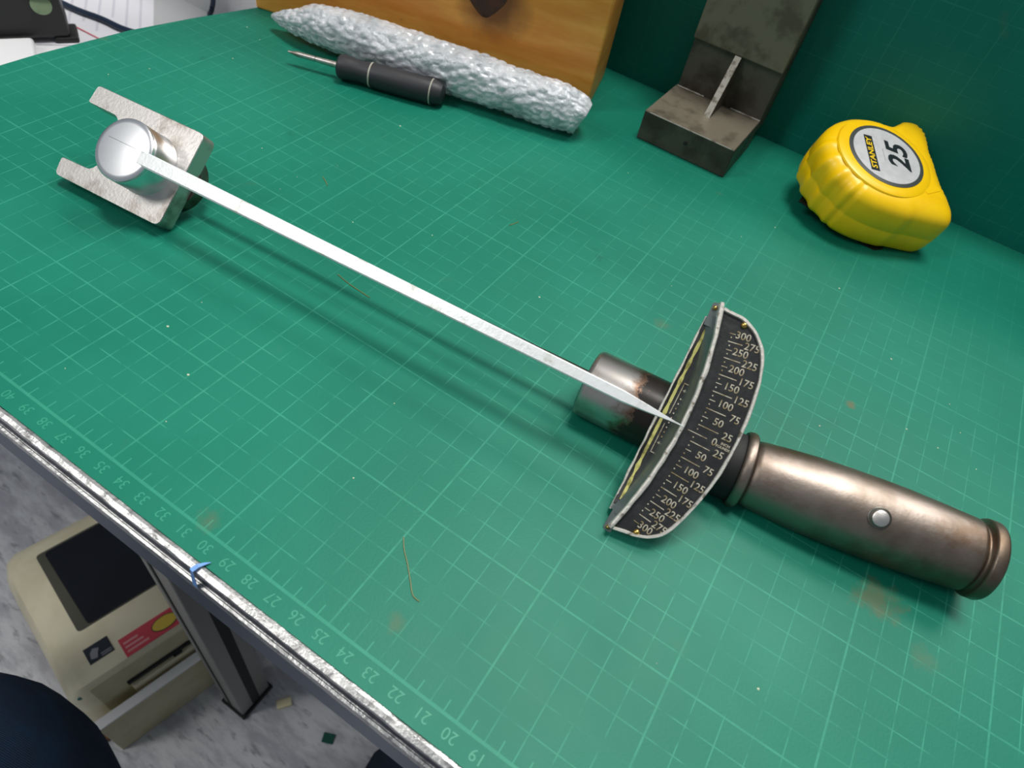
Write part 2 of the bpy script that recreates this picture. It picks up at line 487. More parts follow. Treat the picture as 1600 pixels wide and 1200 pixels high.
for lx in (-25.6, 52):
    lg = box('leg', B((lx, 3.5, -77.2)), B((lx + 3.4, 8.0, -2.6)), M['leg'], bench, .15)
    for a, b in (((lx + 1.1, 3.42, -77), (lx + 1.5, 3.6, -3)), ((lx + 3.3, 5.2, -77), (lx + 3.48, 6.3, -3))):
        box('leg_slot', (a[0] + off[0], a[1] + off[1], a[2] + off[2]), (b[0] + off[0], b[1] + off[1], b[2] + off[2]), M['leg_dark'], lg, 0).parent = lg
    box('leg_foot', B((lx - .3, 3.2, -78)), B((lx + 3.7, 8.3, -77.2)), M['leg_dark'], bench, .1)
# children of a leg were given bench coordinates; their parent sits at the bench origin as well, so nothing shifts

# ------------------------------------------------------------ cutting mats
mat = prism('cutting_mat', outl, -.3, 0, M['mat'], smooth=False)
tag(mat, 'green cutting mat lying flat, with centimetre grid and numbers along its front edge', 'cutting mat')
for n in range(6, 62):
    x = 25 - n
    if x < -35: continue
    o = text('numeral', str(n), .52, M['print'], mat, frame(x + .05, -.40, 0.001, math.pi), .003, 0)
wm = box('cutting_mat', (-33, 43.4, 0), (60, 43.7, 18.5), M['mat_wall'], bevel=.02)
tag(wm, 'green cutting mat standing upright against the wall behind the bracket', 'cutting mat')
bt = pydata('masking_tape_scrap', [(-4.52, -.80, .06), (-4.34, -.68, .10), (-4.66, -1.0, .10), (-4.50, -1.02, .12), (-4.74, -1.22, .03), (-4.58, -1.24, .03),
                                   (-4.74, -1.34, -1.0), (-4.52, -1.34, -1.0)],
            [(0, 1, 3, 2), (2, 3, 5, 4), (4, 5, 7, 6)], M['tape_blue'])
tag(bt, 'small light blue scrap of tape stuck over the aluminium edge rail', 'tape')
md = bt.modifiers.new('thick', 'SOLIDIFY'); md.thickness = .0002

# crumbs and hairs on the mat
V, F = [], []
for i in range(46):
    x, y = random.uniform(-32, 18), random.uniform(-.3, 34)
    if i < 10: x, y = random.uniform(6, 19), random.uniform(15, 27)
    r = random.uniform(.02, .055); b = len(V)
    for k in range(5):
        a = k * 1.257 + random.random() * .6; V.append((x + r * math.cos(a) * random.uniform(.6, 1.5), y + r * math.sin(a), .001))
    V.append((x, y, .03)); F += [(b + k, b + (k + 1) % 5, b + 5) for k in range(5)]
cr = pydata('crumbs', V, F, M['crumb'], kind='stuff', weld=False)
tag(cr, 'tiny pale crumbs scattered over the green cutting mat', 'crumbs')
hairs = [([(0.0, 3.8), (.3, 3.45), (.72, 3.1), (1.15, 2.7), (1.55, 2.33), (1.86, 2.28)], 'long thin curved hair on the mat below the middle of the wrench'),
         ([(-10.8, 12.5), (-9.9, 12.36), (-8.7, 12.3)], 'thin brown hair on the mat in the shadow beside the white pointer'),
         ([(-16.6, 17.8), (-16.2, 17.6), (-15.9, 17.4)], 'short pale fibre on the mat between wrench head and screwdriver'),
         ([(-6.9, 21.6), (-6.78, 21.9), (-6.7, 22.2)], 'short pale fibre on the mat in front of the iron bracket')]
for p, l in hairs:
    tag(tube('hair', [tuple(v) for v in smooth_path([(x, y, .02) for x, y in p], 5)], .018, M['hair'], n=5), l, 'hair')

# ------------------------------------------------------------ torque wrench
WR = Matrix(((0.996572, -0.0740015, 0.0369741, -.204967), (0.0807287, 0.772403, -0.629981, .116593),
             (0.0180606, 0.630807, 0.775730, .0083249), (0, 0, 0, 1)))
tw = tag(empty('torque_wrench', mw=WR), 'steel beam torque wrench with white pointer and curved black scale, lying diagonally on the mat', 'wrench')


def rounded(poly, rads, k=6):
    out = []; n = len(poly)
    for i in range(n):
        p, a, b = Vector(poly[i]), Vector(poly[i - 1]), Vector(poly[(i + 1) % n]); r = rads[i]
        if r <= 0: out.append(tuple(p)); continue
        u, v = (a - p).normalized(), (b - p).normalized(); ang = u.angle(v); d = min(r / math.tan(ang / 2), (a - p).length * .49, (b - p).length * .49)
        s, e = p + u * d, p + v * d
        for q in range(k + 1):
            t = q / k; out.append(tuple((1 - t) ** 2 * s + 2 * t * (1 - t) * p + t * t * e))
    return out


fork = rounded([(2.02, -2.36), (2.02, 2.36), (-4.50, 2.36), (-4.60, 1.42), (-2.75, 1.40), (-2.1, .6), (-2.1, -.6), (-2.75, -1.42), (-4.50, -1.47), (-4.42, -2.36)],
               [.38, .38, .22, .14, .5, .9, .9, .5, .14, .3], 4)
fk = prism('fork_plate', fork, .82, 1.69, M['steel_plate'], tw, .025, 1); lab(fk, 'flat open-ended steel fork plate')
lathe('head_boss', [(.18, 1.2), (.25, 1.5), (.82, 1.5)], M['steel_dark'], tw, axis='Z', center=(.72, 0, 0))
hb = lathe('head_cylinder', [(1.69, 1.50), (1.78, 1.47), (2.92, 1.46), (3.0, 1.42), (3.02, 1.38), (3.06, 1.45), (3.18, 1.45), (3.24, 1.38), (3.26, 1.2), (3.27, 0)],
           M['cap'], tw, axis='Z')
lab(hb, 'round steel head with bright flat cap')
box('cap_seam', (-.95, .245, 3.262), (1.33, .262, 3.274), M['pointer_side'], hb, 0)
lathe('beam', [(1.2, .19), (1.3, .2), (22.7, .2)], M['steel_dark'], tw, n=24, center=(0, .18, .75))
# pointer: flat bar that tapers to a needle just over the scale
R = []
prof = [(.95, .33, 3.272, .20), (1.6, .33, 3.28, .36), (8, .30, 3.25, .34), (16, .26, 3.2, .28), (22, .235, 3.17, .26), (24.3, .22, 3.15, .26),
        (25.4, .13, 3.13, .2), (26.2, .05, 3.1, .12), (26.75, .015, 3.08, .05)]
for x, w, z, th in prof:
    c = -.13 * max(0, (x - 2) / 24)
    R.append([(x, c - w, z - th), (x, c - w, z - .04), (x, c - w * .8, z), (x, c + w * .8, z), (x, c + w, z - .04), (x, c + w, z - th)])
pt = loft('pointer', R, M['pointer'], tw, sharp=30); lab(pt, 'long white tapering pointer bar')
lathe('sleeve', [(22.55, 1.30), (22.62, 1.40), (22.75, 1.45), (28.9, 1.47)], M['sleeve'], tw, n=72)
lathe('sleeve_bore', [(22.50, .46), (22.56, 1.32)], M['steel_dark'], tw, n=48)


# scale housing
def Ax(y): return 26.70 - .70 * (abs(y) / 4.65) ** 2.0


Apts = [(Ax(y), y) for y in [4.65 - 9.3 * i / 40 for i in range(41)]]
Bc = [(26.2, 4.47), (26.6, 4.46), (27.0, 4.42), (27.45, 4.22), (27.85, 3.9), (28.15, 3.5), (28.42, 2.8), (28.58, 2.0), (28.69, 1.0), (28.72, 0), (28.66, -1.1), (28.48, -2.2),
      (28.2, -3.2), (27.9, -3.9), (27.5, -4.28), (27.0, -4.48), (26.6, -4.55), (26.15, -4.62)]
Bpts = [tuple(v) for v in smooth_path([(x, y, 0) for x, y in Bc], 4)]
plate_poly = [(x, y) for x, y, _ in Bpts] + [(Ax(y) + .06, y) for y in [-4.6 + 9.1 * i / 30 for i in range(31)]]
npl = prism('number_plate', plate_poly, 2.40, 2.54, M['scale_black'], tw); lab(npl, 'curved black plate with inch pounds scale')


def rim(name, path, w, z0, z1, m, jit=.02):
    P = [Vector((x, y, 0)) for x, y in path]; R = []
    for i, p in enumerate(P):
        t = (P[min(i + 1, len(P) - 1)] - P[max(i - 1, 0)]).normalized(); nn = Vector((-t.y, t.x, 0))
        j = jit * noise.noise(p * 2.2); ww = w / 2 + jit * noise.noise(p * 1.3 + Vector((5, 0, 0)))
        a, b = p + nn * (ww + j), p - nn * (ww - j)
        zz = z1 + jit * .6 * noise.noise(p * 3)
        R.append([(a.x, a.y, z0), (a.x, a.y, zz - .04), (a.x * .8 + b.x * .2, a.y * .8 + b.y * .2, zz), (a.x * .2 + b.x * .8, a.y * .2 + b.y * .8, zz), (b.x, b.y, zz - .04), (b.x, b.y, z0)])
    return loft(name, R, m, tw, sharp=50)


ra = rim('front_rim', [tuple(v)[:2] for v in smooth_path([(x, y, 0) for x, y in Apts], 2)], .17, 2.25, 2.76, M['rim'])
lab(ra, 'thick worn white edge nearest the pointer')
rb = rim('rear_rim', [(x - .03, y) for x, y, _ in Bpts], .13, 2.32, 2.64, M['rim'], .015)
# lower face plate in front of the rim, with a sloping grey wall up to it
ys = [-4.05 + 8.1 * i / 40 for i in range(41)]
def Lz(y): return 1.78 + .35 * (abs(y) / 4.05) ** 3
V, F = [], []
for y in ys:
    a = Ax(y)
    V += [(25.72, y, Lz(y)), (max(25.76, a - .40), y, Lz(y) + .03), (a - .06, y * 1.03, 2.45), (a - .02, y * 1.03, Lz(y) - .12), (25.72, y, Lz(y) - .14)]
for i in range(40):
    for k in range(5):
        F.append((i * 5 + k, i * 5 + (k + 1) % 5, (i + 1) * 5 + (k + 1) % 5, (i + 1) * 5 + k))
F += [tuple(range(5)), tuple(200 + k for k in range(5))[::-1]]
fp = pydata('face_plate', V, F, M['slope'], tw, True, sharp=20); fp.data.materials.append(M['scale_black'])
for p in fp.data.polygons:
    c = p.center / S
    if abs(p.normal.z) > .9 or c.x < 25.75: p.material_index = 1
rim('chord_rim', [(25.72, 4.1 - 8.2 * i / 60) for i in range(61)], .10, 1.7, 2.0, M['rim'], .02)
yl = [(25.93, 3.6 - 7.2 * i / 50) for i in range(51)]
R = []
for x, y in yl:
    w = .06 + .05 * noise.noise(Vector((x, y * 3, 1))); R.append([(x - w, y, 1.75), (x - w, y, Lz(y) + .06), (x + w, y, Lz(y) + .06), (x + w, y, 1.75)])
loft('yellow_strip', R, M['yellow_line'], tw, smooth=False)
def small(name, lo, hi, m, par): return box(name, lo, hi, m, par, 0)
for y0, y1 in ((.15, 1.45), (-1.45, -.25)):
    small('frame_line', (26.10, y0, 1.8), (26.13, y1, 1.85), M['numeral'], fp)
small('frame_line', (26.10, 1.42, 1.8), (26.30, 1.46, 1.87), M['numeral'], fp)
small('frame_line', (26.10, -1.48, 1.8), (26.30, -1.44, 1.87), M['numeral'], fp)
for y, s in ((1.15, '+'), (-1.05, '+')):
    text('frame_mark', s, .28, M['numeral'], fp, frame(26.24, y, 1.84, 0), .01)
V, F = [], []
for i in range(9):
    y = -.8 + i * .2
    b = len(V); V += [(26.22, y, 1.84), (26.27, y, 1.84), (26.27, y + .06, 1.84), (26.22, y + .06, 1.84)]; F.append((b, b + 1, b + 2, b + 3))
pydata('frame_dots', V, F, M['numeral'], fp, kind='stuff')
for (x, y, z) in ((27.08, 4.24, 2.54), (26.95, -4.38, 2.54), (25.86, 4.45, 2.5), (25.95, -4.72, 2.5)):
    r = .13 if x > 26.5 else .09
    if x < 26.5: z = 2.3
    lathe('rivet', [(z - .1, r), (z + .02, r), (z + .07, r * .8), (z + .1, r * .4), (z + .105, 0)], M['brass'], tw, n=20, axis='Z', center=(x, y, 0))
# end lugs that carry the two outer rivets
for sgn, xx in ((1, 25.86), (-1, 25.93)):
    yy = 4.42 if sgn > 0 else -4.62
    prism('end_lug', rounded([(xx - .15, yy + .22 * sgn), (xx + .2, yy + .3 * sgn), (xx + .2, yy - .7 * sgn), (xx - .1, yy - .7 * sgn)], [.12, .12, .0, .0]), 2.12, 2.28, M['slope'], tw, smooth=False)
# scale divisions and figures
Vt, Ft, Vd, Fd = [], [], [], []
z = 2.545


def radial_tick(x0, x1, y, w, VV, FF):
    a = y / 27.0; d = Vector((math.cos(a), math.sin(a))); nn = Vector((-d.y, d.x)) * w / 2
    p0 = Vector((x0, y)); p1 = p0 + d * (x1 - x0)
    b = len(VV)
    VV += [(p0.x + nn.x, p0.y + nn.y, z + .004), (p0.x - nn.x, p0.y - nn.y, z + .004), (p1.x - nn.x, p1.y - nn.y, z + .004), (p1.x + nn.x, p1.y + nn.y, z + .004)]
    FF.append((b, b + 1, b + 2, b + 3))


for k in range(-12, 13):
    val = abs(k) * 25; y = -.13 + .339 * k * (1 - .0003 * k * k); a = Ax(y); q = (abs(y) / 3.7) ** 2; ang = y / 27
    if k % 2:
        radial_tick(a + .50, a + 1.28 - .28 * q, y, .035, Vt, Ft); lx = a + 1.62 - .27 * q; ly = y + (lx - a - .5) * ang
    else:
        if k: radial_tick(a + .50, a + .72, y, .03, Vt, Ft)
        lx = a + (1.12 if k else 1.28) - .12 * q; ly = y + (lx - a - .5) * ang
        if k == 0: radial_tick(a + .25, a + 1.0, y, .03, Vt, Ft)
    if abs(k) < 12:
        for h in (1, 2):
            yy = y + .159 * (h - 1) + .16 * .5
        radial_tick(a + .52, a + .57, y + .17, .05, Vd, Fd)
    text('numeral', str(val), .39, M['numeral'], npl, frame(lx, ly, z, ang), .006, .003, 0, .98)
pydata('scale_ticks', Vt, Ft, M['numeral'], npl, kind='stuff'); pydata('scale_dots', Vd, Fd, M['numeral'], npl, kind='stuff')
text('unit_mark', 'INCH', .14, M['numeral'], npl, frame(28.38, -.06, z, -.005), .006, .004)
text('unit_mark', 'POUNDS', .13, M['numeral'], npl, frame(28.34, -.2, z, -.005), .006, .004)

# handle, swung six degrees about its pin
hd = empty('handle'); hd.parent = tw
hd.matrix_local = Matrix.Translation(Vector((34, 0, -.22)) * S) @ Matrix.Rotation(math.radians(6), 4, 'Z')
lab(hd, 'barrel shaped bare steel grip')
lathe('grip', [(-4.18, 1.2), (-4.1, 1.32), (-3.9, 1.36), (-3.0, 1.45), (-1.8, 1.54), (-.5, 1.575), (.6, 1.58), (1.6, 1.565), (2.7, 1.51), (3.5, 1.46), (4.1, 1.42), (4.2, 1.40), (4.26, 1.32), (4.32, 1.30), (4.38, 1.32),
               (4.42, 1.44), (4.46, 1.52), (4.52, 1.54), (4.80, 1.54), (4.88, 1.50), (4.94, 1.40), (5.0, 1.2), (5.02, 1.12)], M['handle'], hd, n=96, sharp=60)
lathe('end_hollow', [(5.02, 1.12), (4.9, 1.06), (4.3, 1.0), (4.3, 0)], M['steel_dark'], hd, n=48)
lathe('front_collar', [(-4.62, 1.15), (-4.6, 1.5), (-4.52, 1.56), (-4.36, 1.58), (-4.24, 1.55), (-4.18, 1.48), (-4.17, 1.2)], M['handle'], hd, n=96)
lathe('collar_neck', [(-5.6, 1.30), (-5.5, 1.38), (-4.6, 1.40)], M['leg_dark'], hd, n=48)
pin = lathe('pivot_pin', [(1.2, .32), (1.66, .32), (1.74, .29), (1.78, .2), (1.79, 0)], M['steel_plate'], hd, n=32, axis='Z', center=(.45, .06, 0))
lathe('pin_washer', [(1.45, .41), (1.60, .41), (1.62, .36), (1.62, .3)], M['steel_dark'], hd, n=32, axis='Z', center=(.45, .06, 0))

# ------------------------------------------------------------ tape measure
TM = Matrix(((0.984745, 0.0, 0.174002, .0834), (0.0256214, 0.989100, -0.145002, .3798), (-0.172105, 0.147248, 0.974011, .0425), (0, 0, 0, 1)))
tm = tag(empty('tape_measure', mw=TM), 'yellow tape measure lying on its side with a round grey label reading 25', 'tape measure')
oc = [(0, -3.65), (1.2, -3.45), (2.6, -2.85), (4.0, -2.05), (4.95, -1.45), (5.28, -1.0), (5.2, -.4), (4.75, .35), (4.1, 1.1), (3.6, 1.9), (3.05, 2.9), (2.45, 3.8), (2.0, 4.8), (1.5, 5.6), (.85, 5.85),
      (.15, 5.35), (-.15, 4.65), (-.45, 4.02), (-1.1, 3.62), (-2.1, 3.05), (-3.0, 2.1), (-3.55, .9), (-3.68, -.2), (-3.45, -1.3), (-2.85, -2.3), (-1.95, -3.1), (-1.0, -3.55)]
oc = [tuple(v)[:2] for v in smooth_path([(x, y, 0) for x, y in oc], 16, True)]
N = len(oc)
nrm = []
for i in range(N):
    a, b = Vector(oc[i - 4]), Vector(oc[(i + 4) % N]); t = (b - a).normalized(); nrm.append(Vector((t.y, -t.x)))
import itertools
arc = [0]
for i in range(1, N): arc.append(arc[-1] + (Vector(oc[i]) - Vector(oc[i - 1])).length)


def feat(i):
    x, y = oc[i]; ang = math.degrees(math.atan2(y, x)) % 360; d = 0
    if 195 < ang < 262:                      # finger ridges
        d += .16 * max(0, math.sin((ang - 195) / 67 * math.pi * 2 * 3.5 - 1.0)) ** .5 - .06
    if 266 < ang < 320: d += .12             # raised pad
    if x > 1.0 and y > .6:                   # serrated edge
        d += .09 * math.sin(arc[i] * 2 * math.pi / .42)
    return d


fe = [feat(i) for i in range(N)]
fe = [sum(fe[(i + k) % N] for k in range(-2, 3)) / 5 for i in range(N)]
rings = []
cx, cy = .3, .2
for h, ins, fw in [(-.02, 1.15, 0), (-.04, .95, .1), (-.10, .70, .7), (-.2, .46, 1), (-.36, .24, 1), (-.56, .09, 1), (-.8, .01, 1), (-1.1, -.02, 1), (-1.8, -.05, 1), (-1.86, -.02, 1), (-1.92, -.05, 1), (-2.6, -.02, 1), (-3.0, .04, 1), (-3.2, .12, 1), (-3.36, .3, 1), (-3.42, .55, .6)]:
    r = []
    for i in range(N):
        c_ = Vector((.35, .15)); e_ = Vector(oc[i]) - c_
        p = c_ + e_ * (1 - ins / 3.9) + nrm[i] * fe[i] * fw
        r.append((p.x, p.y, h))
    rings.append(r)
body = loft('body', rings, M['yellow'], tm, sharp=60); lab(body, 'yellow ribbed plastic case')
lathe('label_boss', [(-.1, 3.05), (-.0, 3.0), (.05, 2.9), (.09, 2.7), (.11, 2.55), (.11, 0)], M['yellow'], tm, n=96, axis='Z')
lathe('label_ring', [(.05, 2.42), (.13, 2.42), (.145, 2.38), (.145, 0)], M['label_ring'], tm, n=96, axis='Z')
ld = lathe('label', [(.10, 2.17), (.155, 2.17), (.16, 2.14), (.16, 0)], M['label_grey'], tm, n=96, axis='Z')
ta = math.radians(119.5)
bx = frame(-.86, -.60, .165, ta)
bb = box('badge', (-1.42, -.27, 0), (1.42, .27, .012), M['ink'], ld, .0, mat4=None); bb.matrix_local = bx
text('lettering', 'STANLEY', .50, M['ink_yellow'], ld, frame(-.86, -.60, .179, ta), .004, .012, .0, 1.22)
text('lettering', '25', 1.92, M['ink'], ld, frame(.66, .52, .166, ta), .004, .05, .18, 1.1)
small('fine_print', (-.5, -.012, 0), (.5, .012, .003), M['tag_grey'], ld).matrix_local = frame(-.17, -.12, .165, ta)
# moulded arrow-shaped recess near the nose
prism('thumb_recess', rounded([(2.6, -.62), (3.5, .42), (3.72, .2), (3.15, -.72)], [.1, .15, .1, .1]), -.1, .012, M['yellow'], tm, .01, 1)
# belt clip and dark lower shell edge on the hidden side
box('belt_clip', (-2.6, .2, -3.95), (-.2, 3.4, -3.45), M['black'], tm, .1)
box('lower_shell', (-2.4, -2.9, -3.5), (3.4, 2.2, -3.4), M['black'], tm, .02)
# ------------------------------------------------------------ iron angle bracket
br = tag(empty('angle_bracket', (-2.55, 38.6, 0)), 'dark iron angle bracket with a gusset, standing against the upright green mat', 'bracket')
bo2 = (-2.55, 38.6, 0)
def K(v): return tuple(a - b for a, b in zip(v, bo2))
bs = box('base_slab', K((-5.85, 35.85, 0)), K((.5, 41.2, 1.93)), M['iron'], br, .07)
box('base_face', K((-5.80, 35.92, 1.91)), K((.45, 41.1, 1.94)), M['iron_top'], bs, .0)
box('upright_slab', K((-5.70, 41.05, 1.0)), K((.48, 43.35, 14)), M['iron'], br, .06)
up = box('upper_pad', K((-5.72, 40.72, 5.25)), K((.50, 41.4, 14)), M['iron_top'], br, .06); lab(up, 'thicker lighter upper slab')
gs = pydata('gusset', [K(v) for v in [(-2.72, 38.5, 1.9), (-2.28, 38.5, 1.9), (-2.28, 40.9, 5.3), (-2.72, 40.9, 5.3), (-2.72, 41.1, 1.9), (-2.28, 41.1, 1.9), (-2.28, 41.1, 5.3), (-2.72, 41.1, 5.3)]],
            [(0, 1, 2, 3), (0, 4, 5, 1), (1, 5, 6, 2), (2, 6, 7, 3), (3, 7, 4, 0), (4, 7, 6, 5)], M['iron'], br)
pydata('gusset_edge', [K(v) for v in [(-2.71, 38.47, 1.93), (-2.29, 38.47, 1.93), (-2.29, 40.74, 5.22), (-2.71, 40.74, 5.22)]], [(0, 1, 2, 3)], M['iron_edge'], gs)
for x0, x1 in ((-5.72, -3.7), (-1.7, .46)):
    tube('worn_corner', [K((x0 + (x1 - x0) * i / 8, 41.0, 1.97)) for i in range(9)], .06, M['iron_edge'], br, n=6)
tube('worn_corner', [K((-5.8 + 6.25 * i / 20, 35.88, 1.90)) for i in range(21)], .04, M['iron_edge'], br, n=6)
lathe('pit_mark', [(35.78, .12), (35.87, .12)], M['leg_dark'], bs, n=12, axis='Y', center=K((-2.6, 0, 1.05)))

# ------------------------------------------------------------ wooden block
wf = Matrix.Translation(Vector((-33.7, 29.65, 0)) * S) @ Matrix.Rotation(math.atan2(6.47, 23.8), 4, 'Z')
wb = tag(empty('wooden_block', mw=wf), 'thick yellow varnished wooden block with a dark knot, standing behind the bubble wrap', 'wooden block')
bl = box('plank', (0, 0, 0), (24.66, 6.1, 14), M['wood'], wb, .12, 2)
kn = []
for (rx, rz, yy) in ((1.3, 1.45, .02), (1.25, 1.4, -.02), (1.0, 1.2, -.03), (.02, .02, -.03)):
    kn.append([(16.7 + rx * math.cos(a) * (1 + .12 * math.sin(2 * a + 1)), yy, 5.5 + rz * math.sin(a) * (1 + .1 * math.sin(3 * a))) for a in [2 * math.pi * k / 40 for k in range(40)]])
kk = loft('knot', kn, M['knot'], wb); lab(kk, 'dark reddish brown knot')
# ------------------------------------------------------------ roll in bubble wrap
ax = [(-30.5, 28.2, .9), (-29.9, 28.25, .98), (-28.6, 28.4, 1.15), (-26.5, 28.8, 1.5), (-22, 29.7, 1.58), (-17.5, 30.65, 1.58), (-13.3, 31.75, 1.52), (-10.2, 32.6, 1.45), (-9.0, 32.9, 1.35), (-8.75, 32.97, 1.3)]
rr = [.18, .42, .85, 1.34, 1.56, 1.58, 1.52, 1.46, 1.30, .9]
path = smooth_path([(*a, ) for a in ax], 44); rad = [v.x for v in smooth_path([(r, 0, 0) for r in rr], 44)]
NS = 150; R = []; acc = 0
drv0, drv1 = Vector((-23.3, 26.65, .8)), Vector((-16.7, 28.95, .8)); dd = (drv1 - drv0).normalized()
for i, p in enumerate(path):
    t = (path[min(i + 1, len(path) - 1)] - path[max(i - 1, 0)]).normalized(); a = t.cross(Vector((0, 0, 1))).normalized(); b = a.cross(t).normalized()
    if i: acc += (p - path[i - 1]).length
    r = rad[i]; ring = []
    for k in range(NS):
        th = 2 * math.pi * k / NS
        # staggered bubbles about a centimetre across, squashed irregularly
        u = acc / .62; row = math.floor(u); w = th * r / .72 + (.5 if row % 2 else 0)
        du, dw = u - row - .5, w - math.floor(w) - .5
        hsh = noise.noise(Vector((row * 3.1, math.floor(w) * 5.7, 1)))
        bub = max(0, 1 - (du * du + dw * dw) * 4.6) ** .5 * (.06 + .05 * hsh)
        cr_ = .14 * noise.noise(Vector((acc * .9, math.cos(th) * 1.5, math.sin(th) * 1.5))) + .07 * noise.noise(Vector((acc * 2.6, math.cos(th) * 5, math.sin(th) * 5)))
        fold = .08 * abs(noise.noise(Vector((acc * .5 + 4, math.cos(th) * 3, math.sin(th) * 3))))
        q = p + (a * math.cos(th) * .97 + b * math.sin(th)) * (r * .93 + (bub + cr_ - fold) * min(1, r))
        q.z = max(q.z, .02)
        s_ = (q - drv0).dot(dd)
        if -.1 < s_ < 6.9:                     # the soft roll gives way where the driver's grip presses on it
            c = drv0 + dd * s_; e = q - c
            if e.length < .86: q = c + e.normalized() * .86
            q.z = max(q.z, .02)
        ring.append(tuple(q))
    R.append(ring)
wr = loft('bubble_wrap_roll', R, M['wrap'], sharp=80)
tag(wr, 'long parcel rolled in clear bubble wrap, lying along the wooden block', 'bubble wrap')

# ------------------------------------------------------------ screwdriver
dv = empty('screwdriver', (-23.3, 26.65, 0), (0, 0, math.atan2(2.3, 6.6)))
tag(dv, 'small screwdriver with black rubber grip and steel blade, in front of the bubble wrap', 'screwdriver')
gp = lathe('grip', [(-.02, .3), (0, .62), (.1, .72), (.35, .76), (.9, .70), (1.5, .66), (2.1, .72), (2.8, .77), (4.2, .79), (5.3, .78), (6.2, .76), (6.6, .70), (6.85, .58), (6.95, .4), (6.98, .0)], M['rubber'], dv, n=48, center=(0, 0, .79))
lathe('grip_ring', [(2.12, .70), (2.12, .745), (2.22, .755), (2.22, .7)], M['driver_ring'], gp, n=48, center=(0, 0, .79))
lathe('grip_ring', [(6.12, .70), (6.12, .785), (6.2, .785), (6.2, .7)], M['driver_ring'], gp, n=48, center=(0, 0, .79))
sh = lathe('shaft', [(-3.45, .02), (-3.4, .07), (-3.1, .10), (-2.75, .17), (-1.6, .17), (-1.58, .14), (-1.53, .14), (-1.51, .17), (.05, .20)], M['steel'], dv, n=24, center=(0, 0, .79))
lab(sh, 'bright steel blade')

# ------------------------------------------------------------ left background
st = tag(empty('side_table', (-85, 45, -78)), 'white side table beyond the left end of the workbench', 'table')
so = (-85, 45, -78)
def Q(v): return tuple(a - b for a, b in zip(v, so))
box('table_top', Q((-150, -20, -14)), Q((-42, 43.8, -12)), M['white'], st, .2)
for x, y in ((-148, -18), (-46, -18), (-148, 39), (-46, 39)): box('leg', Q((x, y, -78)), Q((x + 3, y + 3, -14)), M['leg'], st, .1)
e1, e2 = Vector((.77, -.64)), Vector((.64, .77))
ang = math.atan2(e1.y, e1.x)
def sheet(name, corner, w, h, z, m):     # corner is the right-front corner; w along -e2, h along -e1
    o = box(name, (-h, -w, 0), (0, 0, .02), m, None, 0)
    o.matrix_world = Matrix.Translation(Vector((corner[0], corner[1], z)) * S) @ Matrix.Rotation(ang, 4, 'Z'); return o
p1 = sheet('paper_sheet', (-54.5, 34.8), 15, 24, -11.95, M['paper']); tag(p1, 'white printed sheet with a red line, on the side table', 'paper')
for i in range(9):
    y = -1.2 - i * 1.25
    box('text_line', (-23, y - .12, .02), (-2 - (i * 7 % 5), y + .12, .024), M['paper_ink'], p1, 0)
rl = box('red_rule', (-2.0, -.08, .02), (2.2, .08, .028), M['red'], p1, 0)
rl.matrix_world = Matrix.Translation(Vector((-60.1, 32.0, -11.9)) * S) @ Matrix.Rotation(math.radians(2), 4, 'Z') 
p2 = sheet('paper_sheet', (-52.2, 39.5), 6.2, 26, -11.98, M['paper_grey']); tag(p2, 'plain grey sheet right of the printed one', 'paper')
cb = tube('cable', [tuple(v) for v in smooth_path([(-73, 33.9, -11.6), (-67.4, 33.7, -11.6), (-64.01, 33.9, -11.6), (-61.06, 34.46, -11.6), (-57.43, 34.9, -11.6), (-52, 37.5, -11.7), (-44, 39, -11.7)], 8)], .28, M['cable'])
tag(cb, 'dark blue cable sloping across the printed sheet', 'cable')
cb2 = tube('cable', [tuple(v) for v in smooth_path([(-54.0, 42.9, -4), (-54.75, 42.9, -9.0), (-55.3, 42.9, -10.6), (-55.7, 42.8, -11.5), (-54.0, 42.0, -11.7), (-48, 41.6, -11.7)], 8)], .25, M['cable'])
tag(cb2, 'dark cable hanging at the wall left of the wooden block', 'cable')
bc = empty('black_case', (-59.2, 29.9, -12), (0, 0, math.atan2(5, 3)))
tag(bc, 'black case with a round knob at the left edge of the picture', 'case')
box('case_body', (-26, 0, .5), (0, 4.2, 22), M['black'], bc, .3)
box('case_foot', (-1.4, -.15, 0), (.6, 3, .55), M['black'], bc, .2)
lathe('knob', [(-.6, 0), (-.6, .65), (-.5, .82), (0, .85)], M['knob'], bc, n=32, axis='Y', center=(-1.5, 0, 3.6))
ws = box('white_tray', (-26, -9, 0), (-3.0, -.6, 1.0), M['white'], None, .3, 3)
ws.matrix_world = Matrix.Translation(Vector((-59.2, 29.9, -12)) * S) @ Matrix.Rotation(math.atan2(5, 3), 4, 'Z')
tag(ws, 'flat white tray in front of the black case', 'tray')

# ------------------------------------------------------------ label printer on the floor
fa = math.radians(76)       # direction of the printer's front edge on the floor
pr = empty('label_printer', (-33.3, -5.6, -77.2), (0, 0, fa))
tag(pr, 'beige label printer with smoked window on the floor under the bench', 'printer')
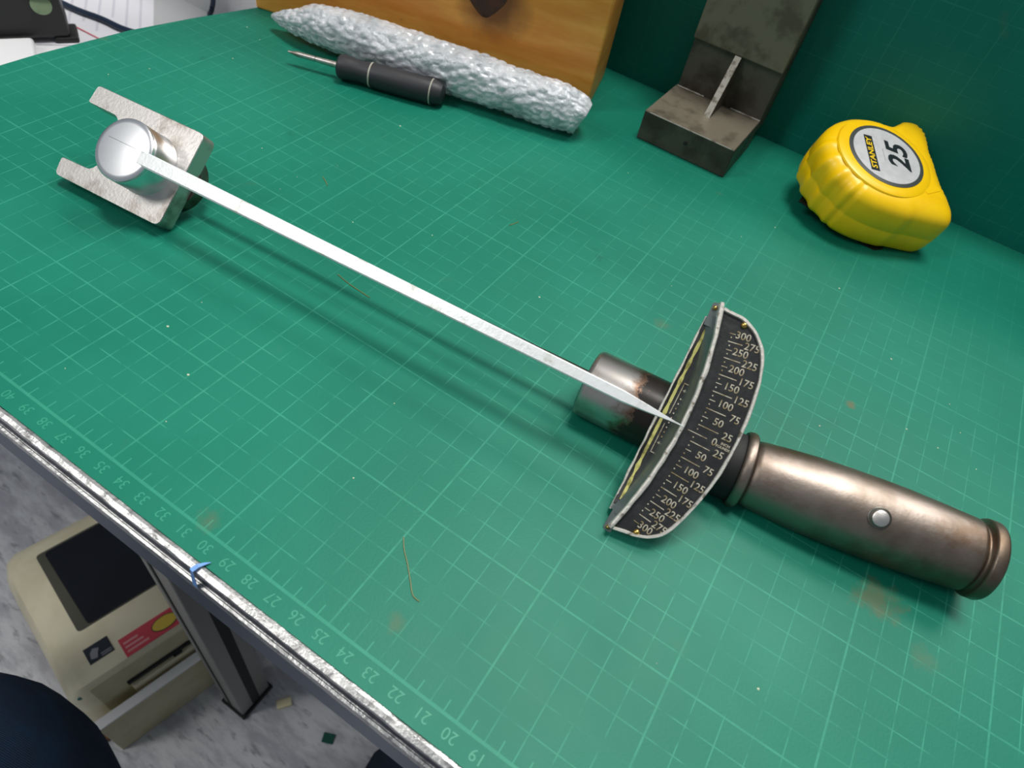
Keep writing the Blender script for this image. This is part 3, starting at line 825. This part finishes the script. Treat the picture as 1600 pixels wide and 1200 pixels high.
# local x runs along the front edge, local y to the rear, z up
TZ = 15.7
prof = [(0, 0), (0, TZ - .9), (.35, TZ - .15), (.9, TZ), (16, TZ), (19.5, TZ - .5), (21.5, TZ - 2.2), (23, TZ - 6), (23.4, 0)]
sec = [(-2.2, .35, 1.6), (-1.9, .80, .9), (-1.0, .955, .35), (.2, 1.0, 0), (17.0, 1.0, 0), (18.2, .955, .35), (19.1, .80, .9), (19.4, .35, 1.6)]
R = [[(x, y + (ins if y < 12 else -ins), z * sc_) for y, z in prof] for x, sc_, ins in sec]
pb = loft('case', R, M['beige'], pr, sharp=38)
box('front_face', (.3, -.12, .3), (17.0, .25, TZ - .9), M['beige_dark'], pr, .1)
wn = prism('window', rounded([(2.1, 6.3), (14.6, 6.3), (14.6, 18.3), (2.1, 18.3)], [.5] * 4), TZ - .9, TZ + .05, M['window_rim'], pr, .04, 1); lab(wn, 'smoked dark lid window')
prism('pane', rounded([(3.3, 6.5), (14.3, 6.5), (14.3, 18.0), (3.0, 18.0)], [.5] * 4), TZ - .2, TZ + .12, M['window_dark'], wn)
bd = box('badge', (1.65, 2.0, TZ - .05), (4.25, 4.05, TZ + .08), M['tag_blue'], pr, .02)
prism('badge_mark', rounded([(1.95, 2.5), (2.6, 2.3), (2.8, 2.9), (3.1, 3.3), (2.5, 3.6), (2.1, 3.2)], [.12] * 6), TZ + .06, TZ + .1, M['tag_grey'], bd)
for y in (2.25, 2.5): small('badge_line', (3.0, y - .06, TZ + .07), (4.1, y + .06, TZ + .1), M['tag_grey'], bd)
sk = box('sticker', (4.9, .35, TZ - .1), (13.2, 2.75, TZ + .06), M['sticker'], pr, 0)
for i in range(3): small('sticker_line', (5.2, .75 + i * .55, TZ + .05), (7.6 - i * .4, 1.0 + i * .55, TZ + .09), M['sticker_pink'], sk)
el = [(9.7 + 1.5 * math.cos(a), 1.5 + .85 * math.sin(a)) for a in [2 * math.pi * k / 32 for k in range(32)]]
prism('sticker_oval_edge', el, TZ + .04, TZ + .10, M['ink'], sk)
prism('sticker_oval', [(9.7 + (x - 9.7) * .93, 1.5 + (y - 1.5) * .88) for x, y in el], TZ + .08, TZ + .13, M['sticker_yellow'], sk)
box('label_slot', (3.4, -.45, 10.6), (14.8, .2, 11.2), M['leg_dark'], pr, .05)
box('slot_tab', (8.6, -.6, 9.8), (9.6, -.1, 10.7), M['leg_dark'], pr, .05)
box('slot_ledge', (3.6, -.75, 7.6), (15.0, .0, 10.2), M['beige'], pr, .1)
lathe('indicator_dot', [(-.3, 0), (-.3, .45), (.3, .45)], M['teal'], pr, n=16, axis='Y', center=(-.6, .55, 13.6))
bdn = box('board', (-3.6, -.3, 0), (20, 25, .75), M['brown'], None, .05)
bdn.matrix_world = Matrix.Translation(Vector((-33.3, -5.6, -78)) * S) @ Matrix.Rotation(fa, 4, 'Z')
tag(bdn, 'thin brown board lying under the beige printer', 'board')
wp = empty('carton', (-31.25, -7.35, -78), (0, 0, math.atan2(12, 2.9)))
tag(wp, 'narrow carton with white top edge standing before the beige printer', 'carton')
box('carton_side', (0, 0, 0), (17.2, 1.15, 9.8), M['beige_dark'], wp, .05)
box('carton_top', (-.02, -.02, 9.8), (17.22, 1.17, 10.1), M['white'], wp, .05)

# floor bits
fb = box('foam_chip', (-.95, -.55, 0), (.95, .55, .6), M['foam'], None, .15); fb.location = (-.192, .076, -.78); fb.rotation_euler = (0, 0, .9)
tag(fb, 'cream foam chip on the floor right of the bench leg', 'foam chip')
fg = box('plastic_chip', (-.75, -.6, 0), (.75, .6, .3), M['chip'], None, .08); fg.location = (-.116, .077, -.78); fg.rotation_euler = (.1, .1, .4); fg.location.z = -.7795
tag(fg, 'dark green plastic chip on the floor', 'plastic chip')
fy = box('foam_chip', (-.3, -.3, 0), (.3, .3, .3), M['foam'], None, .1); fy.location = (-.243, .035, -.78)
tag(fy, 'tiny yellow crumb of foam at the foot of the bench leg', 'foam chip')


# ------------------------------------------------------------ the person at the bench: jeans, knees and shoes
def skin(name, V, E, rads, m, lvl=2):
    me = bpy.data.meshes.new(name); me.from_pydata([tuple(c * S for c in v) for v in V], E, [])
    o = bpy.data.objects.new(name, me); COL.objects.link(o)
    md = o.modifiers.new('skin', 'SKIN'); md.use_smooth_shade = True
    for sv, r in zip(me.skin_vertices[0].data, rads): sv.radius = (r * S, r * S)
    me.skin_vertices[0].data[0].use_root = True
    s2 = o.modifiers.new('sub', 'SUBSURF'); s2.levels = lvl; s2.render_levels = lvl
    dg = bpy.context.evaluated_depsgraph_get(); dg.update()
    nm = bpy.data.meshes.new_from_object(o.evaluated_get(dg)); bpy.data.objects.remove(o)
    nm.materials.clear(); nm.materials.append(m); nm.polygons.foreach_set('use_smooth', [True] * len(nm.polygons))
    return nm


V = [(-3, -58, -26), (-14, -56, -26), (-16, -40, -24), (-18.5, -23, -21.5), (-18.6, -13.4, -21.6), (-18.4, -11.4, -29), (-17.5, -14, -48), (-18.5, -18, -64), (-19, -19, -70),
     (8, -56, -26), (11, -36, -24), (12, -12, -23.5), (11, 0, -25), (10, 2.8, -33), (5, 5, -50), (1.0, 7, -66), (0, 8, -71),
     (-3, -60, -14), (-3, -61, 4)]
E = [(0, 1), (1, 2), (2, 3), (3, 4), (4, 5), (5, 6), (6, 7), (7, 8), (0, 9), (9, 10), (10, 11), (11, 12), (12, 13), (13, 14), (14, 15), (15, 16), (0, 17), (17, 18)]
rads = [13, 11, 9.5, 8.2, 6.9, 6.4, 6.2, 5.6, 5.6, 11, 9.5, 8.2, 7.0, 6.6, 6.2, 5.6, 5.6, 14, 14.5]
pe = empty('person', (-3, -40, -78)); tag(pe, 'seated person in dark blue jeans, one knee showing at the lower left', 'person')
nm = skin('jeans', V, E, rads, M['denim'])
jo = bpy.data.objects.new('jeans', nm); COL.objects.link(jo); jo.parent = pe; jo.location = (.03, .40, .78)
for (x, y) in ((-19, -19), (0, 8)):
    s = [(x, y - 5, -74.6), (x, y + 2, -73.8), (x, y + 9, -75), (x, y + 15, -75.6)]
    nm = skin('shoe', s, [(0, 1), (1, 2), (2, 3)], [3.4, 4.2, 3.2, 2.4], M['black'])
    so_ = bpy.data.objects.new('shoe', nm); COL.objects.link(so_); so_.parent = pe; so_.location = (.03, .40, .78)

for m in bpy.data.materials:
    m.use_fake_user = False
